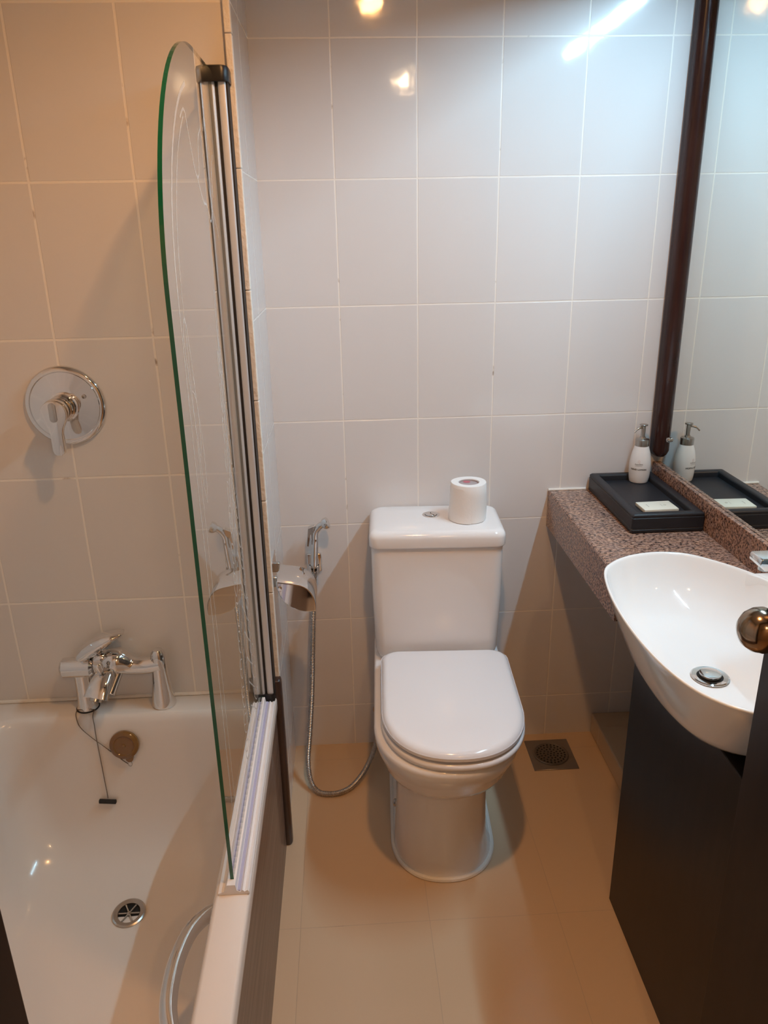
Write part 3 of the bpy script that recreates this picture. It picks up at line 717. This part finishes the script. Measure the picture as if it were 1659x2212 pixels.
# ------------------------------------------------------------------ toilet paper holder on the side wall
def build_holder():
    t = thing('toilet_paper_holder', 'chrome covered toilet paper holder on narrow side wall', 'paper holder', (-.386, -.30, .70))
    y0, y1 = -.350, -.242
    top = [(-.3735, .7300)]+[(-.3735+.0890*math.sin(a)**1.0*1, .7300-.078*(1-math.cos(a))) for a in [PI/2*i/14 for i in range(1, 15)]]
    # cover sheet: flat then curling down at the outer end
    top = [(-.3740, .7300), (-.345, .7250), (-.318, .7190), (-.303, .7110), (-.292, .6980), (-.285, .6820), (-.2825, .6650), (-.2825, .6480)]
    top = [(p.x, p.y) for p in spline([(a, b, 0) for a, b in top], 4)]
    bot = [(-.2825, .6480), (-.305, .6480), (-.325, .6530), (-.345, .6630), (-.360, .6790), (-.369, .6980), (-.3740, .7160)]
    bot = [(p.x, p.y) for p in spline([(a, b, 0) for a, b in bot], 4)]
    lens = top+bot[1:]
    bm = new(); cx, cz = -.328, .688
    prism(bm, lens, 'y', y0, y1, .0015, seg=2); cov = obj('cover', bm, M_chrome, t, angle=30)
    bm = new(); prism(bm, [(cx+(a-cx)*.93, cz+(b-cz)*.93) for a, b in lens], 'y', y0-.0009, y0+.002); obj('end_panel', bm, mat('polished_chrome', (.62, .60, .60), .04, metal=1), cov, smooth=False)
    bm = new(); box(bm, -.3865, -.3830, -.352, -.232, .640, .765, .001, 1); obj('wall_plate', bm, M_chrome, t)
    for y in (-.340, -.255):
        bm = new(); box(bm, -.384, -.3715, y-.006, y+.006, .715, .740, .001, 1); obj('bracket', bm, M_chrome_d, t)
    bm = new(); cyl(bm, (-.366, y0-.006, .712), (-.366, y0+.004, .712), .0050, n=16, bev=.001); obj('pivot_pin', bm, M_chrome, t)
build_holder()

# ------------------------------------------------------------------ bidet sprayer
def build_sprayer():
    b = thing('sprayer_bracket', 'small chrome wall bracket holding the hand sprayer on back wall', 'bracket', (-.297, 0, .63))
    bm = new(); box(bm, -.319, -.277, -.012, -.0005, .600, .655, .003); obj('wall_plate', bm, M_chrome, b)
    bm = new()
    outer = [(-.2975+.0165*math.cos(a), -.040+.0165*math.sin(a)) for a in [math.radians(-60+300*i/20) for i in range(21)]]
    inner = [(-.2975+.0128*math.cos(a), -.040+.0128*math.sin(a)) for a in [math.radians(240-300*i/20) for i in range(21)]]
    prism(bm, outer+inner, 'z', .612, .634, .0008, seg=1); box(bm, -.304, -.291, -.027, -.010, .612, .634, .001, 1)
    obj('clip', bm, M_chrome, b)
    t = thing('bidet_sprayer', 'chrome hand bidet sprayer on ribbed metal hose beside toilet', 'hand sprayer', (-.297, -.04, .63))
    def H(u, v=0.0, w_=0.0): # along the handle
        a = Vector((-.2975, -.040, .628)); d = Vector((.008, -.010, .106)); return a+d*u+Vector((v, w_, 0))
    bm = new(); tube(bm, [H(-.02), H(0), H(.05), H(.10), H(.3), H(.6), H(.80), H(.86)], [.0085, .0105, .0118, .0100, .0104, .0104, .0094, .0080], 24); obj('handle', bm, M_chrome, t)
    bm = new(); tube(bm, spline([H(.84), H(.98), H(1.10, .005), H(1.20, .014), H(1.27, .026)], 6), .0098, 20); hd = obj('spray_neck', bm, M_chrome, t)
    d = Vector((.030, -.002, .012)).normalized(); p = H(1.22, .018)
    bm = new(); lathe(bm, [(.0098, 0), (.0155, .006), (.0165, .010), (.0165, .017), (.0140, .019), (.001, .0185)], 32, axisM(p, d)); obj('spray_head', bm, M_chrome, hd)
    # trigger blade on the left
    bm = new(); a = H(1.14, -.008); q = [(a.x+.006, a.z+.008), (a.x-.012, a.z+.002), (a.x-.017, a.z-.050), (a.x-.012, a.z-.052), (a.x-.006, a.z-.018), (a.x+.004, a.z-.010)]
    prism(bm, q, 'y', a.y-.009, a.y+.009, .001, seg=1); obj('trigger', bm, M_chrome, t)
    bm = new(); cyl(bm, H(-.02), H(-.17), .0070, .0082, 20, .001); cyl(bm, H(-.17), H(-.30), .0092, .0092, 6); obj('swivel_nut', bm, M_chrome_d, t)
    # ribbed hose
    a = H(-.28)
    path = spline([a, a+Vector((-.001, -.004, -.03)), (-.308, -.062, .46), (-.314, -.075, .36), (-.320, -.100, .26), (-.330, -.138, .15), (-.338, -.172, .075), (-.331, -.205, .030),
                   (-.312, -.228, .0125), (-.285, -.238, .0105), (-.250, -.236, .0105), (-.215, -.215, .0120), (-.180, -.170, .022), (-.150, -.115, .045), (-.128, -.060, .085), (-.122, -.02, .115)], 12)
    L = sum((q-p).length for p, q in zip(path, path[1:])); n = int(L/.0012); P = resample(path, n, False)
    bm = new(); tube(bm, P, .0075, 12, rfun=lambda i: .0078 if (i % 4) in (0, 1) else .0062); obj('hose', bm, M_steel, t, angle=80, label='ribbed metal hose')
    v = thing('angle_valve', 'small chrome water valve low on back wall behind toilet', 'valve', (-.115, -.02, .12))
    bm = new(); lathe(bm, [(.024, 0), (.024, .002), (.014, .006), (.010, .007), (.010, .030)], 24, axisM((-.118, 0, .122), (0, -1, 0))); cyl(bm, (-.126, -.026, .122), (-.085, -.026, .122), .009, n=16, bev=.002); obj('valve_body', bm, M_chrome_d, v)
build_sprayer()

# ------------------------------------------------------------------ floor drain
def build_drain():
    t = thing('floor_drain', 'square metal floor drain with round perforated grate behind toilet', 'floor drain', (.394, -.104, 0))
    bm = new(); box(bm, .327, .461, -.175, -.034, -.004, .003, .001, 1); pl = obj('drain_plate', bm, mat('dull_steel', (.30, .27, .25), .42, metal=.8), t)
    M = Matrix.Translation((.394, -.104, .003))
    bm = new(); lathe(bm, [(.052, 0), (.053, .0015), (.050, .0025), (.048, .0012), (.001, .0014)], 48, M, cap=False); g = obj('drain_grate', bm, mat('grate_steel', (.26, .235, .21), .38, metal=1), t)
    bm = new()
    for r, n in ((.0, 1), (.0105, 6), (.021, 12), (.0315, 18), (.0415, 24)):
        for k in range(n):
            a = 2*PI*k/n+r*20; lathe(bm, [(.0029, .0), (.0029, .0017), (.0003, .0017)], 10, M @ Matrix.Translation((r*math.cos(a), r*math.sin(a), 0)))
    obj('grate_holes', bm, M_drainhole, g)
build_drain()

# ------------------------------------------------------------------ vanity
YV = -1.165
basin_O = [(.470, -.545), (.425, -.548), (.385, -.561), (.348, -.586), (.318, -.624), (.298, -.700), (.286, -.797), (.284, -.898), (.292, -.985), (.309, -1.050), (.334, -1.092), (.372, -1.124),
         (.43, -1.145), (.49, -1.150), (.55, -1.138), (.60, -1.105), (.628, -1.05), (.640, -.96), (.640, -.86), (.633, -.76), (.617, -.695), (.596, -.652), (.565, -.608), (.52, -.562)]
basin_O = [(p.x, p.y) for p in resample(spline([(a, b, 0) for a, b in basin_O], 8, closed=True), 120)]
basin_c = (.470, -.852)
def build_counter():
    t = thing('vanity_countertop', 'speckled pink granite countertop slab holding the black tray and washbasin', 'countertop', (.51, -.58, .71))
    # top slab with an opening that follows the basin wall, and the deep front edge
    cut = [(basin_c[0]+(a-basin_c[0])*.955, basin_c[1]+(b-basin_c[1])*.955) for a, b in basin_O]
    k0 = min(range(120), key=lambda i: abs(cut[i][0]-.370)+abs(cut[i][1]+.60)); cut = cut[k0:]+cut[:k0]
    k1 = min(range(120), key=lambda i: abs(cut[i][0]-.370)+abs(cut[i][1]+1.09))
    right = cut[k1:]+cut[:1]            # the long way round, past the wall side
    right = right[::-1] if math.dist(right[0], (.37, -.6)) > .1 else right
    kk = min(range(len(right)), key=lambda i: right[i][1]); right = right[:kk+1]
    out = [(.370, -.0008)]+[(max(a, .370), b) for a, b in right]+[(.6575, -1.137), (.6575, -.0008)]
    bm = new(); prism(bm, out, 'z', .787, .817)
    prism(bm, [(.366, .712), (.366, .811), (.3675, .8150), (.370, .817), (.3705, .817), (.392, .787), (.392, .712)], 'y', -.578, -.0008)
    obj('granite_slab', bm, M_granite, t, smooth=False)
    bm = new(); box(bm, .6565, .6705, -1.137, -.0008, .817, .892, .001, 1); up_ = obj('granite_upstand', bm, M_granite); tag(up_, 'granite upstand strip along the wall directly beneath the mirror', 'backsplash')
    b = cb; obj('caulk_line', b, M_caulk, t)
build_counter()
def build_cabinet():
    t = thing('vanity_cabinet', 'tall dark espresso cabinet panel standing on floor under washbasin', 'cabinet', (.53, -.90, 0))
    bm = new(); box(bm, .394, .666, -1.135, -.642, 0, .7105, .0015, 1); obj('cabinet_body', bm, M_cab, t)
build_cabinet()
def build_basin():
    t = thing('washbasin', 'white oval ceramic washbasin overhanging the granite counter', 'sink', (.47, -.85, .74))
    O = basin_O; cx, cy = basin_c
    def ring(s, z, dx=0, dy=0, sy=None): return at_z([(cx+dx+(a-cx)*s, cy+dy+(b-cy)*(sy or s)) for a, b in O], z)
    rings = [ring(.50, .722), ring(.66, .7225), ring(.715, .726), ring(.750, .735), ring(.785, .748), ring(.845, .775), ring(.915, .808), ring(.965, .835), ring(.990, .849), ring(.997, .8535), ring(1.0, .8555),
             ring(.995, .8575), ring(.985, .858), ring(.975, .8565), ring(.968, .853), ring(.955, .843), ring(.925, .822), ring(.87, .797), ring(.78, .775, -.002), ring(.64, .760, -.006), ring(.46, .751, -.012), ring(.28, .7455, -.02, -.003), ring(.12, .7435, -.026, -.005)]
    bm = new(); loft(bm, rings); bowl = obj('basin_bowl', bm, M_ceram_w, t, angle=70)
    # tap ledge joining the bowl to the upstand
    bm = new(); prism(bm, [(.590, -.668), (.6555, -.668), (.6555, -1.120), (.590, -1.120), (.618, -1.06), (.634, -.97), (.634, -.84), (.626, -.74), (.606, -.690)], 'z', .818, .8572, .003); obj('tap_ledge', bm, M_ceram_w, t)
    c = Vector((.444, -.857, .7455))
    M = Matrix.Translation(c)
    bm = new(); lathe(bm, [(.0330, 0.0), (.0335, .0015), (.031, .003), (.023, .0015), (.022, -.001)], 40, M, cap=False); ring_ = obj('waste_ring', bm, M_chrome, t, label='chrome waste ring')
    bm = new(); lathe(bm, [(.0225, .0005), (.0005, .0005)], 32, M, cap=False); obj('waste_gap', bm, M_drainhole, ring_)
    bm = new(); lathe(bm, [(.0175, .002), (.0190, .006), (.0185, .0085), (.012, .0098), (.0005, .0100)], 40, M); obj('pop_up_plug', bm, M_chrome, ring_)
build_basin()
def build_tap():
    t = thing('basin_tap', 'chrome square-bodied basin tap with flat spout reaching over washbasin', 'tap', (.622, -.84, .857))
    bm = new(); box(bm, .603, .641, -.862, -.822, .857, .985, .004); obj('tap_body', bm, M_chrome, t)
    bm = new(); prism(bm, [(.5045, .9745), (.5020, .9710), (.5020, .9610), (.5100, .9530), (.5300, .9510), (.6060, .9480), (.6060, .9745)], 'y', -.862, -.822, .0015, seg=2); sp = obj('spout', bm, M_chrome, t)
    bm = new(); cyl(bm, (.521, -.842, .953), (.521, -.842, .947), .011, n=20); obj('aerator', bm, M_chrome_d, sp)
    bm = new(); box(bm, .596, .648, -.866, -.818, .988, .998, .003); obj('lever', bm, M_chrome, t)
build_tap()

# ------------------------------------------------------------------ mirror
def build_mirror():
    t = thing('wall_mirror', 'large wall mirror with dark mahogany frame above the granite upstand', 'mirror', (.668, -.8, .893))
    bm = new(); box(bm, .6680, .6715, YF+.08, -.001, .893, 2.055); obj('mirror_glass', bm, M_mirror, t, smooth=False)
    bm = new()
    prof = [(.6680, -.0012), (.6440, -.0012), (.6415, -.004), (.6415, -.010), (.6440, -.014), (.6440, -.019), (.6480, -.027), (.6560, -.034), (.6680, -.036)]
    rings = [[Vector((.668+(a-.668)*s, -.018+(b+.018)*s2, z)) for a, b in prof] for z, s, s2 in ((.912, .50, .6), (.918, .8, .85), (.928, 1, 1), (2.055, 1, 1))]
    loft(bm, rings); obj('mirror_frame', bm, M_frame, t, label='dark mahogany vertical frame moulding')
    bm = new(); prism(bm, [(.6680, 2.055), (.6440, 2.055), (.6415, 2.030), (.6480, 2.020), (.6680, 2.018)], 'y', YF+.08, -.0012)
    obj('mirror_frame', bm, M_frame, t)
    bm = new(); lathe(bm, [(.0050, 0), (.0068, .003), (.0062, .007), (.002, .009)], 20, axisM((.668, -.070, .971), (-1, 0, 0))); obj('mirror_stud', bm, M_chrome, t, label='small chrome stud')
build_mirror()

# ------------------------------------------------------------------ tray, bottle, soap
def build_tray():
    t = thing('leather_tray', 'black leatherette tray on the granite counter in the corner', 'tray', (.565, -.175, .817))
    m = mat('black_leather', (.018, .020, .026), .42); noise_bump(m, 400, .35, .0006)
    x0, x1, y0, y1 = .478, .655, -.345, -.006
    def rg(i, z, r=.004): return at_z(rrect(x0+i, x1-i, y0+i, y1-i, r, 4), z)
    R = [rg(.002, .8180), rg(0, .820), rg(0, .826), rg(.0012, .827), rg(.0012, .8285), rg(0, .8295), rg(0, .855), rg(.0012, .856), rg(.0012, .8575), rg(.0005, .8585), rg(.001, .8625), rg(.004, .8655, .005), rg(.018, .8655), rg(.021, .8640), rg(.022, .8600), rg(.022, .8485), rg(.040, .8480)]
    bm = new(); loft(bm, R); tr = obj('tray_body', bm, m, t, angle=50)
    # stitching along the front and left sides
    bm = new()
    def seam(p, q, z, n):
        p = Vector(p); q = Vector(q)
        for k in range(n):
            a = p.lerp(q, (k+.15)/n); b = p.lerp(q, (k+.85)/n); tube(bm, [Vector((a.x, a.y, z)), Vector((b.x, b.y, z))], .0005, 5)
    seam((x0-.0001+.0012, y0+.0012), (x1-.0012, y0+.0012), .8278, 44); seam((x0+.0012, y0), (x0+.0012, y1), .8278, 80)
    obj('stitching', bm, mat('grey_thread', (.16, .15, .15), .8), tr)
build_tray()
def build_bottle():
    c = Vector((.606, -.040, .8485)); t = thing('lotion_bottle', 'white hand lotion pump bottle standing on black tray', 'bottle', tuple(c)); M = Matrix.Translation(c)
    prof = [(.0225, 0), (.0250, .002), (.0272, .015), (.0285, .035), (.0285, .050), (.0270, .066), (.0240, .082), (.0200, .096), (.0185, .101)]
    pr = [(p.x, p.y) for p in spline([(a, b, 0) for a, b in prof], 4)]
    bm = new(); lathe(bm, pr, 48, M); body = obj('bottle_body', bm, M_bottle, t)
    bm = new(); lathe(bm, [(.0180, .100), (.0184, .102), (.0180, .119), (.0165, .1205), (.0085, .122), (.0070, .126)], 40, M); obj('collar', bm, M_steel, t, label='brushed steel collar')
    bm = new(); lathe(bm, [(.0052, .122), (.0058, .140), (.0058, .155), (.0105, .1570), (.0110, .1590), (.0100, .1600), (.001, .1603)], 32, M); pump = obj('pump_head', bm, M_steel, t)
    bm = new(); d = Vector((-.80, -.25, 0)).normalized(); b0 = c+Vector((0, 0, .151)); tube(bm, spline([b0, b0+d*.010+Vector((0, 0, .0005)), b0+d*.020-Vector((0, 0, .003)), b0+d*.029-Vector((0, 0, .011))], 5), [.0034]*5+[.003]*5+[.0022]*6, 12); obj('nozzle', bm, M_steel, pump)
    def rad(z):
        for (r0, z0), (r1, z1) in zip(pr, pr[1:]):
            if z0 <= z <= z1: return r0+(r1-r0)*(z-z0)/max(z1-z0, 1e-9)
        return .0285
    ang0 = math.atan2(-2.02+.04, -.1935-.606)-.10
    def wrap(z0):
        def f(v):
            z = z0+v.y; r = rad(z)+.0003+v.z; a = ang0+v.x/.0285; return c+Vector((r*math.cos(a), r*math.sin(a), z))
        return f
    text_mesh('HAND LOTION', .0062, wrap(.040), M_ink, body, 'printed_name', bold=.00018)
    text_mesh('AutoGRX', .0052, wrap(.0545), M_ink2, body, 'printed_logo', bold=.0001)
    bm = new(); f = wrap(.0500)
    R = [[f(Vector((x/1000, -.0003, 0))) for x in range(-9, 10)], [f(Vector((x/1000, .0004, 0))) for x in range(-9, 10)]]
    loft(bm, R, False, False, closed=False); obj('printed_line', bm, M_ink2, body, smooth=False)
    bm = new(); f = wrap(.0625)
    ring = [f(Vector((.0026*math.cos(a), .0030*math.sin(a), 0))) for a in [2*PI*i/20 for i in range(20)]]; tube(bm, ring+[ring[0]], .00028, 5, cap=False)
    p = f(Vector((.0022, -.0045, 0))); b = bmesh.new(); bmesh.ops.create_uvsphere(b, u_segments=8, v_segments=6, radius=.0006); merge(bm, b, Matrix.Translation(p)); obj('printed_emblem', bm, M_inkpink, body)
build_bottle()
def build_soap():
    z = .8488; t = thing('soap_box', 'thin cream soap packet lying on black tray', 'soap', (.575, -.245, z)); a = math.radians(2)
    c = Vector((.570, -.262, 0)); R = Matrix.Translation((c.x, c.y, 0)) @ Matrix.Rotation(a, 4, 'Z')
    bm = new(); b = new(); box(b, -.043, .043, -.030, .030, z, z+.0085, .0008, 2); merge(bm, b, R); body = obj('packet', bm, M_card, t)
    def xf(cx, cy, rot=PI/2):
        m = R @ Matrix.Translation((cx, cy, z+.0087)) @ Matrix.Rotation(rot, 4, 'Z'); return lambda v: m @ Vector((v.x, v.y, 0))
    bm = new(); f = xf(-.024, 0)
    for k in range(9):
        x = -.009+k*.0022; q = [f(Vector(p)) for p in ((x, -.0008, 0), (x+.0014, -.0008, 0), (x+.0014, .0008, 0), (x, .0008, 0))]; bm.faces.new([bm.verts.new(p) for p in q])
    obj('printed_mark', bm, M_ink2, body, smooth=False)
    bm = new(); f = xf(.020, 0)
    ring = [f(Vector((.0030*math.cos(a), .0030*math.sin(a), 0))) for a in [2*PI*i/20 for i in range(20)]]; tube(bm, ring+[ring[0]], .0003, 5, cap=False)
    f = xf(.011, 0)
    for k in range(8):
        x = -.008+k*.0021; q = [f(Vector(p)) for p in ((x, -.0007, 0), (x+.0012, -.0007, 0), (x+.0012, .0007, 0), (x, .0007, 0))]; bm.faces.new([bm.verts.new(p) for p in q])
    obj('printed_mark', bm, mat('pale_ink', (.40, .38, .34), .6), body, smooth=False)
build_soap()

for o in bpy.data.objects:
    if '_loc' in o: del o['_loc']
